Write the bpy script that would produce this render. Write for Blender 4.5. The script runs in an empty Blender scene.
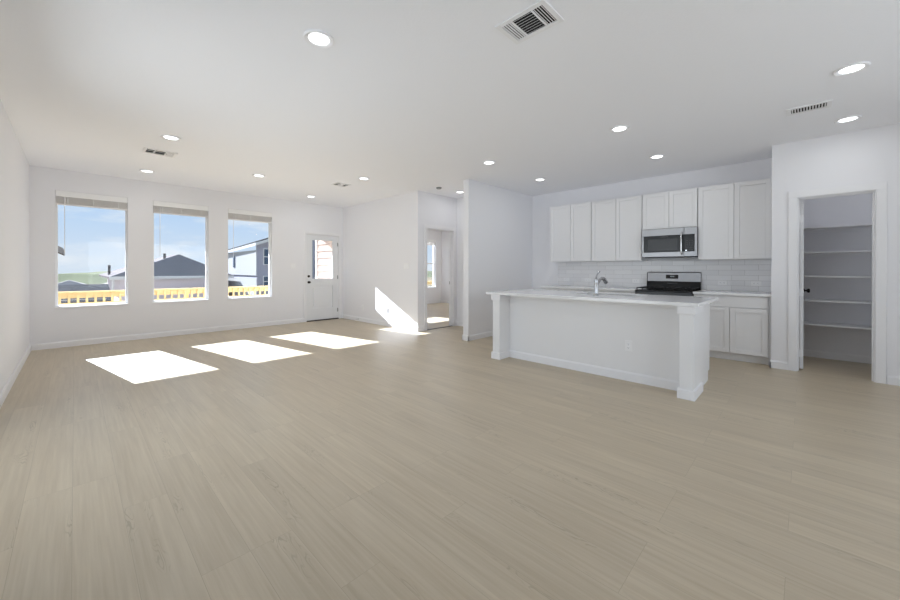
import bpy, bmesh, math, random
from mathutils import Vector, Matrix
random.seed(7)
PI = math.pi
BACK = -2.6                                # wall behind the camera
C = bpy.context.scene.collection
SC = bpy.context.scene

# ------------------------------------------------------------------ camera, sky, sun, exposure
YAW, PITCH, ROLL = 0.8002, -0.0034, 0.0012
F_PX, CY_PX = 364.3, 270.8
cam_data = bpy.data.cameras.new('camera')
cam = bpy.data.objects.new('camera', cam_data); C.objects.link(cam)
_F = Vector((math.sin(YAW)*math.cos(PITCH), math.cos(YAW)*math.cos(PITCH), math.sin(PITCH)))
_R = Vector((math.cos(YAW), -math.sin(YAW), 0)); _U = _R.cross(_F)
_R2 = _R*math.cos(ROLL)+_U*math.sin(ROLL); _U2 = -_R*math.sin(ROLL)+_U*math.cos(ROLL)
_m = Matrix((_R2, _U2, -_F)).transposed().to_4x4()
_m.translation = Vector((0.4704, 0.0, 1.2233))
cam.matrix_world = _m
cam_data.sensor_fit = 'HORIZONTAL'; cam_data.sensor_width = 36
cam_data.lens = F_PX*36/900
cam_data.shift_y = -(300-CY_PX)/900
cam_data.clip_start = 0.02; cam_data.clip_end = 2000
SC.camera = cam

def lin(r, g, b):
    return tuple(((c/255)/12.92 if c/255 <= 0.04045 else ((c/255+0.055)/1.055)**2.4) for c in (r, g, b))
def rgba(c): return (*lin(*c), 1)

SKY_STRENGTH = 1.0
SUN_STRENGTH = 31.0
LAMP_WATTS = 1.6
FILL_LEFT, FILL_BACK = 86.0, 84.0  # watts of the two unseen fill lights
world = bpy.data.worlds.new('sky'); SC.world = world; world.use_nodes = True
nt = world.node_tree; nt.nodes.clear()
N = nt.nodes.new; L = nt.links.new
tc = N('ShaderNodeTexCoord'); sep = N('ShaderNodeSeparateXYZ'); L(tc.outputs['Generated'], sep.inputs[0])
ramp = N('ShaderNodeValToRGB'); L(sep.outputs['Z'], ramp.inputs[0])
e = ramp.color_ramp.elements
e[0].position = 0.0; e[0].color = rgba((222, 235, 250))
e[1].position = 0.6; e[1].color = rgba((140, 186, 242))
x = ramp.color_ramp.elements.new(0.13); x.color = rgba((188, 217, 250))
mp = N('ShaderNodeMapping'); mp.inputs['Scale'].default_value = (3.2, 3.2, 11); L(tc.outputs['Generated'], mp.inputs[0])
nz = N('ShaderNodeTexNoise'); nz.inputs['Scale'].default_value = 1.6; nz.inputs['Detail'].default_value = 7; nz.inputs['Roughness'].default_value = 0.6
L(mp.outputs[0], nz.inputs[0])
cr = N('ShaderNodeValToRGB'); cr.color_ramp.elements[0].position = 0.47; cr.color_ramp.elements[1].position = 0.72; L(nz.outputs[0], cr.inputs[0])
mx = N('ShaderNodeMix'); mx.data_type = 'RGBA'; L(cr.outputs[0], mx.inputs[0]); L(ramp.outputs[0], mx.inputs[6])
mx.inputs[7].default_value = rgba((244, 248, 254))
bg = N('ShaderNodeBackground'); bg.inputs[1].default_value = SKY_STRENGTH; L(mx.outputs[2], bg.inputs[0])
wo = N('ShaderNodeOutputWorld'); L(bg.outputs[0], wo.inputs[0])

sun_d = bpy.data.lights.new('sun', 'SUN'); sun_d.energy = SUN_STRENGTH; sun_d.angle = 0.006; sun_d.color = (0.86, 0.91, 1.0)
sun = bpy.data.objects.new('sun', sun_d); C.objects.link(sun)
sun.rotation_euler = Vector((0.190, -1.0, -0.475)).to_track_quat('-Z', 'Y').to_euler()
sun.location = (0, 30, 20)

# fill lights added outside made-up left and back windows to brighten the room
def fill_light(name, loc, aim, sx, sy, watts):
    d_ = bpy.data.lights.new(name, 'AREA'); d_.shape = 'RECTANGLE'; d_.size = sx; d_.size_y = sy; d_.energy = watts; d_.color = (0.93, 0.965, 1.0)
    o_ = bpy.data.objects.new(name, d_); C.objects.link(o_); o_.location = loc
    o_.rotation_euler = Vector(aim).to_track_quat('-Z', 'Z').to_euler()
fill_light('fill_left', (-0.45, 3.3, 1.05), (1, 0, -0.22), 5.0, 1.9, FILL_LEFT)
fill_light('fill_back', (3.0, BACK-0.55, 1.35), (0, 1, 0.25), 4.4, 2.0, FILL_BACK)

SC.view_settings.view_transform = 'Standard'; SC.view_settings.look = 'None'
SC.view_settings.exposure = 0.0; SC.view_settings.gamma = 1.0; SC.view_settings.use_curve_mapping = False
try:
    SC.cycles.max_bounces = 16; SC.cycles.diffuse_bounces = 10; SC.cycles.transparent_max_bounces = 16
    SC.cycles.sample_clamp_indirect = 6
except Exception: pass

# ------------------------------------------------------------------ materials
M = {}
def new_mat(name):
    m = bpy.data.materials.new(name); m.use_nodes = True
    b = m.node_tree.nodes['Principled BSDF']; M[name] = m
    return m, m.node_tree, b
def setin(b, k, v):
    if k in b.inputs: b.inputs[k].default_value = v
def mat(name, col, rough=0.5, metal=0.0, bump=None, var=None, spec=None, emit=None):
    """bump=(scale, strength, distance)  var=(scale, amount)"""
    m, t, b = new_mat(name)
    b.inputs['Base Color'].default_value = rgba(col); b.inputs['Roughness'].default_value = rough; b.inputs['Metallic'].default_value = metal
    if spec is not None: setin(b, 'Specular IOR Level', spec)
    if bump or var:
        c = t.nodes.new('ShaderNodeTexCoord')
    if bump:
        n = t.nodes.new('ShaderNodeTexNoise'); n.inputs['Scale'].default_value = bump[0]; n.inputs['Detail'].default_value = 4
        t.links.new(c.outputs['Object'], n.inputs[0])
        bp = t.nodes.new('ShaderNodeBump'); bp.inputs['Strength'].default_value = bump[1]; bp.inputs['Distance'].default_value = bump[2]
        t.links.new(n.outputs[0], bp.inputs['Height']); t.links.new(bp.outputs[0], b.inputs['Normal'])
    if var:
        n = t.nodes.new('ShaderNodeTexNoise'); n.inputs['Scale'].default_value = var[0]; n.inputs['Detail'].default_value = 5
        t.links.new(c.outputs['Object'], n.inputs[0])
        x = t.nodes.new('ShaderNodeMix'); x.data_type = 'RGBA'
        x.inputs[6].default_value = (*[v*(1-var[1]) for v in lin(*col)], 1); x.inputs[7].default_value = (*[min(1, v*(1+var[1])) for v in lin(*col)], 1)
        t.links.new(n.outputs[0], x.inputs[0]); t.links.new(x.outputs[2], b.inputs['Base Color'])
    if emit:
        b.inputs['Emission Color'].default_value = (*emit[0], 1); b.inputs['Emission Strength'].default_value = emit[1]
    return m

mat('wall_paint', (234, 234, 237), 0.65, bump=(160, 0.10, 0.002))
mat('ceiling_paint', (243, 244, 248), 0.8, bump=(70, 0.25, 0.004))
mat('trim_white', (236, 236, 238), 0.4)
mat('cabinet_white', (232, 232, 233), 0.38)
mat('door_white', (232, 233, 235), 0.42)
mat('vinyl_white', (240, 241, 243), 0.35)
mat('quartz', (236, 236, 237), 0.12, var=(6, 0.012))
mat('blind_slat', (242, 240, 238), 0.5)
mat('blind_valance', (240, 240, 240), 0.45)
mat('steel', (158, 158, 160), 0.34, 1.0)
mat('steel_bright', (212, 213, 215), 0.16, 1.0)
mat('chrome', (190, 191, 194), 0.18, 1.0)
mat('black_gloss', (10, 10, 11), 0.14, spec=0.25)
mat('black_iron', (16, 16, 16), 0.55)
mat('black_enamel', (14, 14, 15), 0.25)
mat('dark_glass', (52, 53, 55), 0.2, spec=0.3)
mat('display', (5, 6, 7), 0.1)
mat('display_digits', (40, 60, 70), 0.4, emit=((0.7, 0.8, 0.85), 0.35))
mat('key_grey', (60, 61, 63), 0.4)
mat('bronze', (44, 40, 38), 0.38, 0.7)
mat('hinge_nickel', (170, 170, 168), 0.35, 0.9)
mat('plate_white', (238, 238, 239), 0.35)
mat('slot_dark', (45, 45, 47), 0.6)
mat('vent_white', (238, 238, 240), 0.5)
mat('detector_grey', (150, 150, 150), 0.5)
mat('vent_dark', (22, 22, 23), 0.8)
mat('rubber', (210, 210, 208), 0.7)
mat('lumber', (226, 198, 146), 0.7, var=(9, 0.18), spec=0.0)
mat('siding_cream', (188, 172, 165), 0.7, spec=0.0)
mat('siding_white', (214, 214, 214), 0.7, spec=0.0)
mat('siding_offwhite', (186, 186, 186), 0.7, spec=0.0)
mat('siding_blue', (166, 166, 178), 0.75, spec=0.0)
mat('wall_lilac', (222, 212, 220), 0.8, spec=0.0)
mat('wall_beige', (196, 188, 176), 0.8, spec=0.0)
mat('roof_grey', (128, 122, 122), 0.85, var=(3.0, 0.25), spec=0.0)
mat('roof_pale', (158, 152, 148), 0.8, var=(2.0, 0.15), spec=0.0)
mat('roof_dark', (84, 84, 86), 0.85, var=(4.0, 0.3), spec=0.0)
mat('grass', (122, 114, 98), 0.95, var=(0.6, 0.3), spec=0.0)
mat('hill_green', (112, 115, 96), 0.95, var=(0.06, 0.3), spec=0.0)
mat('concrete', (140, 136, 130), 0.85, var=(3, 0.08), spec=0.0)
mat('glass_dark', (66, 84, 106), 0.08)
mat('pipe_dark', (48, 46, 48), 0.7)

def lens_mat():
    m = bpy.data.materials.new('lamp_lens'); m.use_nodes = True; t = m.node_tree; t.nodes.clear()
    em = t.nodes.new('ShaderNodeEmission'); em.inputs[0].default_value = (0.95, 0.975, 1.0, 1); em.inputs[1].default_value = 5.0
    o = t.nodes.new('ShaderNodeOutputMaterial'); t.links.new(em.outputs[0], o.inputs[0]); M['lamp_lens'] = m
lens_mat()
def glass_mat():
    m = bpy.data.materials.new('window_glass'); m.use_nodes = True; t = m.node_tree; t.nodes.clear()
    tr = t.nodes.new('ShaderNodeBsdfTransparent'); tr.inputs[0].default_value = (0.97, 0.98, 0.98, 1)
    gl = t.nodes.new('ShaderNodeBsdfGlossy'); gl.inputs['Roughness'].default_value = 0.02
    fr = t.nodes.new('ShaderNodeFresnel'); fr.inputs[0].default_value = 1.25
    mx = t.nodes.new('ShaderNodeMixShader'); o = t.nodes.new('ShaderNodeOutputMaterial')
    t.links.new(fr.outputs[0], mx.inputs[0]); t.links.new(tr.outputs[0], mx.inputs[1]); t.links.new(gl.outputs[0], mx.inputs[2]); t.links.new(mx.outputs[0], o.inputs[0])
    M['window_glass'] = m
glass_mat()
def floor_mat():
    m, t, b = new_mat('floor_planks'); N = t.nodes.new; L = t.links.new
    c = N('ShaderNodeTexCoord'); s = N('ShaderNodeSeparateXYZ'); L(c.outputs['Object'], s.inputs[0])
    # planks run along world Y: brick x = Y, brick y = X
    ax = N('ShaderNodeMath'); ax.operation = 'ADD'; ax.inputs[1].default_value = -0.10+0.18*60; L(s.outputs['X'], ax.inputs[0])
    ay = N('ShaderNodeMath'); ay.operation = 'ADD'; ay.inputs[1].default_value = 30.0; L(s.outputs['Y'], ay.inputs[0])
    cb = N('ShaderNodeCombineXYZ'); L(ay.outputs[0], cb.inputs[0]); L(ax.outputs[0], cb.inputs[1])
    br = N('ShaderNodeTexBrick'); L(cb.outputs[0], br.inputs['Vector']); br.offset = 0.37; br.offset_frequency = 3; br.squash = 1
    br.inputs['Scale'].default_value = 1; br.inputs['Brick Width'].default_value = 1.22; br.inputs['Row Height'].default_value = 0.18
    br.inputs['Mortar Size'].default_value = 0.0011; br.inputs['Mortar Smooth'].default_value = 0.3; br.inputs['Bias'].default_value = 0
    br.inputs['Color1'].default_value = (0, 0, 0, 1); br.inputs['Color2'].default_value = (1, 1, 1, 1); br.inputs['Mortar'].default_value = (0.4, 0.4, 0.4, 1)
    # per-plank shift so that the grain differs from plank to plank
    rnd = N('ShaderNodeMath'); rnd.operation = 'MULTIPLY'; rnd.inputs[1].default_value = 37.0; L(br.outputs['Color'], rnd.inputs[0])
    row = N('ShaderNodeMath'); row.operation = 'DIVIDE'; row.inputs[1].default_value = 0.18; L(ax.outputs[0], row.inputs[0])
    fl = N('ShaderNodeMath'); fl.operation = 'FLOOR'; L(row.outputs[0], fl.inputs[0])
    rz = N('ShaderNodeMath'); rz.operation = 'MULTIPLY'; rz.inputs[1].default_value = 3.71; L(fl.outputs[0], rz.inputs[0])
    sh = N('ShaderNodeMath'); sh.operation = 'ADD'; L(rnd.outputs[0], sh.inputs[0]); L(rz.outputs[0], sh.inputs[1])
    gv = N('ShaderNodeCombineXYZ'); L(ax.outputs[0], gv.inputs[0]); L(ay.outputs[0], gv.inputs[1]); L(sh.outputs[0], gv.inputs[2])
    def scaled(sx, sy):
        mp = N('ShaderNodeMapping'); mp.inputs['Scale'].default_value = (sx, sy, 1); L(gv.outputs[0], mp.inputs[0]); return mp.outputs[0]
    n1 = N('ShaderNodeTexNoise'); n1.inputs['Scale'].default_value = 1; n1.inputs['Detail'].default_value = 6; n1.inputs['Roughness'].default_value = 0.62; L(scaled(46, 1.5), n1.inputs[0])   # streaks
    n2 = N('ShaderNodeTexNoise'); n2.inputs['Scale'].default_value = 1; n2.inputs['Detail'].default_value = 3; L(scaled(7, 0.9), n2.inputs[0])      # broad figure
    # cathedral rings: contours of a stretched noise, only where a second noise says so
    n3 = N('ShaderNodeTexNoise'); n3.inputs['Scale'].default_value = 1; n3.inputs['Detail'].default_value = 2.5; n3.inputs['Roughness'].default_value = 0.45; L(scaled(17, 2.4), n3.inputs[0])
    k = N('ShaderNodeMath'); k.operation = 'MULTIPLY'; k.inputs[1].default_value = 105; L(n3.outputs[0], k.inputs[0])
    si = N('ShaderNodeMath'); si.operation = 'SINE'; L(k.outputs[0], si.inputs[0])
    rr = N('ShaderNodeMapRange'); rr.inputs[1].default_value = 0.35; rr.inputs[2].default_value = 1.0; L(si.outputs[0], rr.inputs[0])
    n4 = N('ShaderNodeTexNoise'); n4.inputs['Scale'].default_value = 1; n4.inputs['Detail'].default_value = 1; L(scaled(11, 1.5), n4.inputs[0])
    mk = N('ShaderNodeMapRange'); mk.inputs[1].default_value = 0.62; mk.inputs[2].default_value = 0.74; L(n4.outputs[0], mk.inputs[0])
    rg = N('ShaderNodeMath'); rg.operation = 'MULTIPLY'; L(rr.outputs[0], rg.inputs[0]); L(mk.outputs[0], rg.inputs[1])
    r1 = N('ShaderNodeValToRGB'); L(n1.outputs[0], r1.inputs[0])
    r1.color_ramp.elements[0].position = 0.28; r1.color_ramp.elements[0].color = rgba((181, 166, 142))
    r1.color_ramp.elements[1].position = 0.72; r1.color_ramp.elements[1].color = rgba((199, 186, 163))
    mx = N('ShaderNodeMix'); mx.data_type = 'RGBA'; mx.blend_type = 'MULTIPLY'; mx.inputs[0].default_value = 1.0
    r2 = N('ShaderNodeValToRGB'); L(n2.outputs[0], r2.inputs[0])
    r2.color_ramp.elements[0].position = 0.3; r2.color_ramp.elements[0].color = (0.94, 0.935, 0.93, 1); r2.color_ramp.elements[1].position = 0.7; r2.color_ramp.elements[1].color = (1.03, 1.03, 1.03, 1)
    L(r1.outputs[0], mx.inputs[6]); L(r2.outputs[0], mx.inputs[7])
    pl = N('ShaderNodeMapRange'); pl.inputs[3].default_value = 0.965; pl.inputs[4].default_value = 1.025; L(br.outputs['Color'], pl.inputs[0])
    m2 = N('ShaderNodeMix'); m2.data_type = 'RGBA'; m2.blend_type = 'MULTIPLY'; m2.inputs[0].default_value = 1; L(mx.outputs[2], m2.inputs[6])
    L(pl.outputs[0], m2.inputs[7])
    m3 = N('ShaderNodeMix'); m3.data_type = 'RGBA'; L(m2.outputs[2], m3.inputs[6]); m3.inputs[7].default_value = rgba((104, 94, 78))
    rgs = N('ShaderNodeMath'); rgs.operation = 'MULTIPLY'; rgs.inputs[1].default_value = 0.34; L(rg.outputs[0], rgs.inputs[0]); L(rgs.outputs[0], m3.inputs[0])
    m4 = N('ShaderNodeMix'); m4.data_type = 'RGBA'; L(m3.outputs[2], m4.inputs[6]); m4.inputs[7].default_value = rgba((112, 102, 86))
    ms = N('ShaderNodeMath'); ms.operation = 'MULTIPLY'; ms.inputs[1].default_value = 0.30; L(br.outputs['Fac'], ms.inputs[0]); L(ms.outputs[0], m4.inputs[0])
    L(m4.outputs[2], b.inputs['Base Color'])
    rm = N('ShaderNodeMapRange'); rm.inputs[3].default_value = 0.30; rm.inputs[4].default_value = 0.46; L(n1.outputs[0], rm.inputs[0]); L(rm.outputs[0], b.inputs['Roughness'])
    bp = N('ShaderNodeBump'); bp.inputs['Strength'].default_value = 0.12; bp.inputs['Distance'].default_value = 0.002; L(n1.outputs[0], bp.inputs['Height']); L(bp.outputs[0], b.inputs['Normal'])
floor_mat()
def tile_mat():
    m, t, b = new_mat('subway_tile'); N = t.nodes.new; L = t.links.new
    c = N('ShaderNodeTexCoord'); s = N('ShaderNodeSeparateXYZ'); L(c.outputs['Object'], s.inputs[0])
    cb = N('ShaderNodeCombineXYZ'); L(s.outputs['Y'], cb.inputs[0]); L(s.outputs['Z'], cb.inputs[1])
    br = N('ShaderNodeTexBrick'); L(cb.outputs[0], br.inputs['Vector']); br.offset = 0.5
    br.inputs['Scale'].default_value = 1; br.inputs['Brick Width'].default_value = 0.305; br.inputs['Row Height'].default_value = 0.0763
    br.inputs['Mortar Size'].default_value = 0.0016; br.inputs['Mortar Smooth'].default_value = 0.2
    br.inputs['Color1'].default_value = rgba((226, 226, 228)); br.inputs['Color2'].default_value = rgba((236, 236, 237)); br.inputs['Mortar'].default_value = rgba((188, 187, 187))
    L(br.outputs['Color'], b.inputs['Base Color']); b.inputs['Roughness'].default_value = 0.18
    iv = N('ShaderNodeMath'); iv.operation = 'SUBTRACT'; iv.inputs[0].default_value = 1; L(br.outputs['Fac'], iv.inputs[1])
    bp = N('ShaderNodeBump'); bp.inputs['Strength'].default_value = 0.5; bp.inputs['Distance'].default_value = 0.001; L(iv.outputs[0], bp.inputs['Height']); L(bp.outputs[0], b.inputs['Normal'])
tile_mat()

# ------------------------------------------------------------------ mesh helpers
def root_of(o):
    while o.parent: o = o.parent
    return o
class MB:
    def __init__(s): s.bm = bmesh.new()
    def box(s, x0, x1, y0, y1, z0, z1):
        xs = sorted((x0, x1)); ys = sorted((y0, y1)); zs = sorted((z0, z1))
        v = [s.bm.verts.new((xs[i], ys[j], zs[k])) for i in (0, 1) for j in (0, 1) for k in (0, 1)]
        for f in ((0,1,3,2),(4,6,7,5),(0,4,5,1),(2,3,7,6),(0,2,6,4),(1,5,7,3)): s.bm.faces.new([v[i] for i in f])
        return s
    def obox(s, c, ax, half):
        """oriented box: centre, three axes, three half sizes"""
        c = Vector(c); a = [Vector(q).normalized() for q in ax]
        v = [s.bm.verts.new(c + a[0]*half[0]*i + a[1]*half[1]*j + a[2]*half[2]*k) for i in (-1, 1) for j in (-1, 1) for k in (-1, 1)]
        fs = [s.bm.faces.new([v[i] for i in f]) for f in ((0,1,3,2),(4,6,7,5),(0,4,5,1),(2,3,7,6),(0,2,6,4),(1,5,7,3))]
        bmesh.ops.recalc_face_normals(s.bm, faces=fs); return s
    def poly(s, verts, faces):
        v = [s.bm.verts.new(p) for p in verts]
        fs = [s.bm.faces.new([v[i] for i in f]) for f in faces]
        bmesh.ops.recalc_face_normals(s.bm, faces=fs); return s
    def prism(s, pts, axis, a, b):
        """pts in the two other axes (cyclic order kept), extruded along axis from a to b"""
        def P(p, t):
            if axis == 0: return (t, p[0], p[1])
            if axis == 1: return (p[0], t, p[1])
            return (p[0], p[1], t)
        n = len(pts); V = [P(p, a) for p in pts] + [P(p, b) for p in pts]
        F = [tuple(range(n)), tuple(range(2*n-1, n-1, -1))] + [(i, (i+1) % n, n+(i+1) % n, n+i) for i in range(n)]
        return s.poly(V, F)
    def tube(s, pts, r, seg=14, cap=True):
        pts = [Vector(p) for p in pts]; rr = r if isinstance(r, (list, tuple)) else [r]*len(pts)
        rings = []; up = None
        for i, p in enumerate(pts):
            d = (pts[min(i+1, len(pts)-1)] - pts[max(i-1, 0)]).normalized()
            if up is None: up = Vector((0, 0, 1)) if abs(d.z) < 0.9 else Vector((1, 0, 0))
            u = (up - d*up.dot(d)).normalized(); w = d.cross(u); up = u
            rings.append([s.bm.verts.new(p + (u*math.cos(2*PI*k/seg) + w*math.sin(2*PI*k/seg))*rr[i]) for k in range(seg)])
        fs = []
        for a, b in zip(rings, rings[1:]):
            for k in range(seg): fs.append(s.bm.faces.new((a[k], a[(k+1) % seg], b[(k+1) % seg], b[k])))
        if cap: fs.append(s.bm.faces.new(rings[0][::-1])); fs.append(s.bm.faces.new(rings[-1]))
        bmesh.ops.recalc_face_normals(s.bm, faces=fs); return s
    def lathe(s, c, prof, axis=(0, 0, 1), seg=32, closed=False):
        """prof: (radius, height along axis)"""
        c = Vector(c); d = Vector(axis).normalized()
        u = (Vector((1, 0, 0)) if abs(d.x) < 0.9 else Vector((0, 1, 0))); u = (u - d*u.dot(d)).normalized(); w = d.cross(u)
        rings = [[s.bm.verts.new(c + d*hh + (u*math.cos(2*PI*k/seg) + w*math.sin(2*PI*k/seg))*max(r, 1e-4)) for k in range(seg)] for r, hh in prof]
        fs = []
        pairs = list(zip(rings, rings[1:])) + ([(rings[-1], rings[0])] if closed else [])
        for a, b in pairs:
            for k in range(seg): fs.append(s.bm.faces.new((a[k], a[(k+1) % seg], b[(k+1) % seg], b[k])))
        if not closed: fs.append(s.bm.faces.new(rings[0][::-1])); fs.append(s.bm.faces.new(rings[-1]))
        bmesh.ops.recalc_face_normals(s.bm, faces=fs); return s
    def build(s, name, m, parent=None, bev=0.0, smooth=False, seg=2):
        if parent:
            off = root_of(parent).location
            bmesh.ops.translate(s.bm, verts=s.bm.verts, vec=-off)
        me = bpy.data.meshes.new(name); s.bm.to_mesh(me); s.bm.free()
        o = bpy.data.objects.new(name, me); C.objects.link(o); me.materials.append(M[m])
        if parent: o.parent = parent
        if smooth:
            me.polygons.foreach_set('use_smooth', [True]*len(me.polygons)); me.set_sharp_from_angle(angle=0.7)
        if bev:
            md = o.modifiers.new('bevel', 'BEVEL'); md.width = bev; md.segments = seg; md.limit_method = 'ANGLE'; md.angle_limit = 0.6
        return o
def tag(o, label, cat, group=None, kind=None):
    o['label'] = label; o['category'] = cat
    if group: o['group'] = group
    if kind: o['kind'] = kind
    return o
def thing(name, loc, label, cat, group=None, kind=None):
    o = bpy.data.objects.new(name, None); C.objects.link(o); o.location = loc; o.empty_display_size = 0.1
    return tag(o, label, cat, group, kind)
def struct(o, label, cat): return tag(o, label, cat, kind='structure')
def dup(o, parent=None):
    c = o.copy(); C.objects.link(c)
    if parent: c.parent = parent
    for ch in o.children: dup(ch, c)
    return c

# ------------------------------------------------------------------ the room shell
D, H, W = 8.306, 2.7747, 7.213            # window wall, ceiling height, kitchen wall
XA, YA = 5.167, 5.442                      # alcove wall, bedroom-door wall
YK = 4.117                                 # kitchen end wall (kitchen side)
XP, YP = 6.545, 0.29                       # pantry wall and its corner

struct(MB().box(-0.15, 10.02, BACK-0.15, 9.75, -0.12, 0).build('floor', 'floor_planks'), 'pale greige wood-look plank floor running toward the windows', 'floor')
struct(MB().box(-0.15, 10.02, BACK-0.15, 9.75, H, H+0.12).build('ceiling', 'ceiling_paint'), 'flat white lightly textured ceiling', 'ceiling')

def wall_holes(name, axis, a0, a1, b0, b1, holes, m='wall_paint'):
    """axis 1: wall in plane y from a0..a1 thick, spanning x b0..b1; axis 0: plane x.  holes: (u0,u1,z0,z1)"""
    mb = MB()
    us = sorted({b0, b1, *[h[0] for h in holes], *[h[1] for h in holes]})
    for u0, u1 in zip(us, us[1:]):
        hs = sorted([h for h in holes if h[0] < (u0+u1)/2 < h[1]], key=lambda h: h[2])
        z = 0
        spans = []
        for h in hs:
            if h[2] > z: spans.append((z, h[2]))
            z = h[3]
        if z < H: spans.append((z, H))
        for z0, z1 in spans:
            if axis == 1: mb.box(u0, u1, a0, a1, z0, z1)
            else: mb.box(a0, a1, u0, u1, z0, z1)
    bmesh.ops.remove_doubles(mb.bm, verts=mb.bm.verts, dist=1e-5)
    # drop the internal faces where boxes meet
    seen = {}
    for f in list(mb.bm.faces):
        k = tuple(sorted(v.index for v in f.verts))
    mb.bm.verts.index_update()
    for f in list(mb.bm.faces):
        k = tuple(sorted(v.index for v in f.verts)); seen.setdefault(k, []).append(f)
    bmesh.ops.delete(mb.bm, geom=[f for v in seen.values() if len(v) > 1 for f in v], context='FACES_ONLY')
    return mb.build(name, m)

WZ0, WZ1 = 0.632, 2.445
WIN = [(0.262, 1.105), (1.440, 2.283), (2.618, 3.461)]
DX0, DX1, DZ = 4.215, 5.060, 2.065         # patio door rough opening
struct(wall_holes('wall_left', 0, -0.15, 0, BACK, D+0.15, [(0.8, 5.0, 0.05, 2.4)]), 'plain white wall along the left edge', 'wall')
struct(wall_holes('wall_far', 1, D, D+0.15, 0, XA, [(a, b, WZ0, WZ1) for a, b in WIN] + [(DX0, DX1, 0, DZ)]), 'white far wall holding three windows and the patio door', 'wall')
struct(MB().box(XA, XA+0.12, YA+0.12, 9.75, 0, H).build('wall_alcove', 'wall_paint'), 'white side wall with the slanted patch of sunlight', 'wall')
BD0, BD1, BDZ = 5.395, 6.185, 2.07         # bedroom door rough opening
struct(wall_holes('wall_hall', 1, YA, YA+0.12, XA, 9.9, [(BD0, BD1, 0, BDZ)]), 'white wall around the open bedroom doorway', 'wall')
struct(MB().box(6.29, 6.41, YK+0.12, YA, 0, H).build('wall_hall_end', 'wall_paint'), 'narrow white wall right of the bedroom doorway', 'wall')
struct(MB().box(XA, W, YK, YK+0.12, 0, H).build('wall_kitchen_end', 'wall_paint'), 'white end wall closing the kitchen beside the hall', 'wall')
struct(MB().box(W, W+0.12, YP, YK+0.12, 0, H).build('wall_kitchen', 'wall_paint'), 'white wall behind the kitchen cabinets', 'wall')
PD0, PD1, PDZ = -0.572, 0.067, 2.105       # pantry rough opening
struct(wall_holes('wall_pantry', 0, XP, XP+0.12, BACK, YP, [(PD0, PD1, 0, PDZ)]), 'white wall around the open pantry doorway at right', 'wall')
struct(MB().box(XP+0.12, 7.82, YP-0.12, YP, 0, H).build('wall_pantry_side', 'wall_paint'), 'white wall between the kitchen counter and the pantry', 'wall')
struct(MB().box(7.70, 7.82, -1.20, YP-0.12, 0, H).build('wall_pantry_back', 'wall_paint'), 'white back wall inside the pantry', 'wall')
struct(MB().box(XP+0.12, 7.70, -1.20, -1.08, 0, H).build('wall_pantry_right', 'wall_paint'), 'white right side wall inside the pantry', 'wall')
struct(wall_holes('wall_back', 1, BACK-0.15, BACK, -0.15, XP+0.12, [(0.8, 5.2, 0.5, 2.4)]), 'plain white wall behind the camera', 'wall')
BW = (8.78, 9.62); TW = (5.45, 6.42)
struct(wall_holes('wall_bedroom_far', 1, 9.60, 9.75, XA+0.12, 9.9, [(*BW, 0.58, 2.30), (*TW, 1.33, 1.76)]), 'white far bedroom wall with a window seen through the doorway', 'wall')
struct(MB().box(9.90, 10.02, YA, 9.75, 0, H).build('wall_bedroom_right', 'wall_paint'), 'white right bedroom wall seen through the doorway', 'wall')

# baseboards
BH, BT = 0.095, 0.014
def base(name, pieces, label):
    mb = MB()
    for ax, face, sgn, u0, u1 in pieces:
        # profile: flat board with a chamfered top
        pr = [(face, 0), (face+sgn*BT, 0), (face+sgn*BT, BH-0.018), (face+sgn*BT*0.45, BH), (face, BH)]
        if ax == 0: mb.prism([(p[0], p[1]) for p in pr], 1, u0, u1)      # plane x=face, running along y
        else: mb.prism([(p[0], p[1]) for p in pr], 0, u0, u1)            # plane y=face, running along x
    return struct(mb.build(name, 'trim_white'), label, 'baseboard')
base('baseboard_left', [(0, 0, 1, BACK, 0.8), (0, 0, 1, 5.0, D)], 'white baseboard along the left wall')
base('baseboard_far', [(1, D, -1, BT, 4.170), (1, D, -1, 5.125, XA-BT)], 'white baseboard under the three windows')
base('baseboard_alcove', [(0, XA, -1, YA-BT, D)], 'white baseboard crossing the sunlit patch')
base('baseboard_hall', [(1, YA, -1, XA, 5.33), (1, YA, -1, 6.247, 6.29-BT), (0, 6.29, -1, YK+0.12, YA)], 'white baseboard beside the bedroom doorway')
base('baseboard_kitchen_end', [(1, YK, -1, XA-BT, W), (0, XA, -1, YK-BT, YK+0.12+BT), (1, YK+0.12, 1, XA-BT, 6.29-BT)], 'white baseboard around the kitchen end wall')
base('baseboard_pantry', [(0, XP, -1, BACK, -0.645), (0, XP, -1, 0.135, YP+BT), (1, YP, 1, XP-BT, XP+0.075)], 'white baseboard either side of the pantry doorway')
base('baseboard_pantry_inside', [(0, 7.70, -1, -1.08, YP-0.12), (1, -1.08, 1, XP+0.12, 7.70-BT), (1, YP-0.12, -1, XP+0.12, 7.70-BT)], 'white baseboard inside the pantry under the shelves')
base('baseboard_bedroom', [(1, 9.60, -1, XA+0.12, 9.9), (0, 9.9, -1, YA+0.12, 9.6), (0, XA+0.12, 1, YA+0.12, 9.6)], 'white baseboard in the bedroom beyond the doorway')
base('baseboard_back', [(1, BACK, 1, BT, XP-BT)], 'white baseboard behind the camera')

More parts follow.
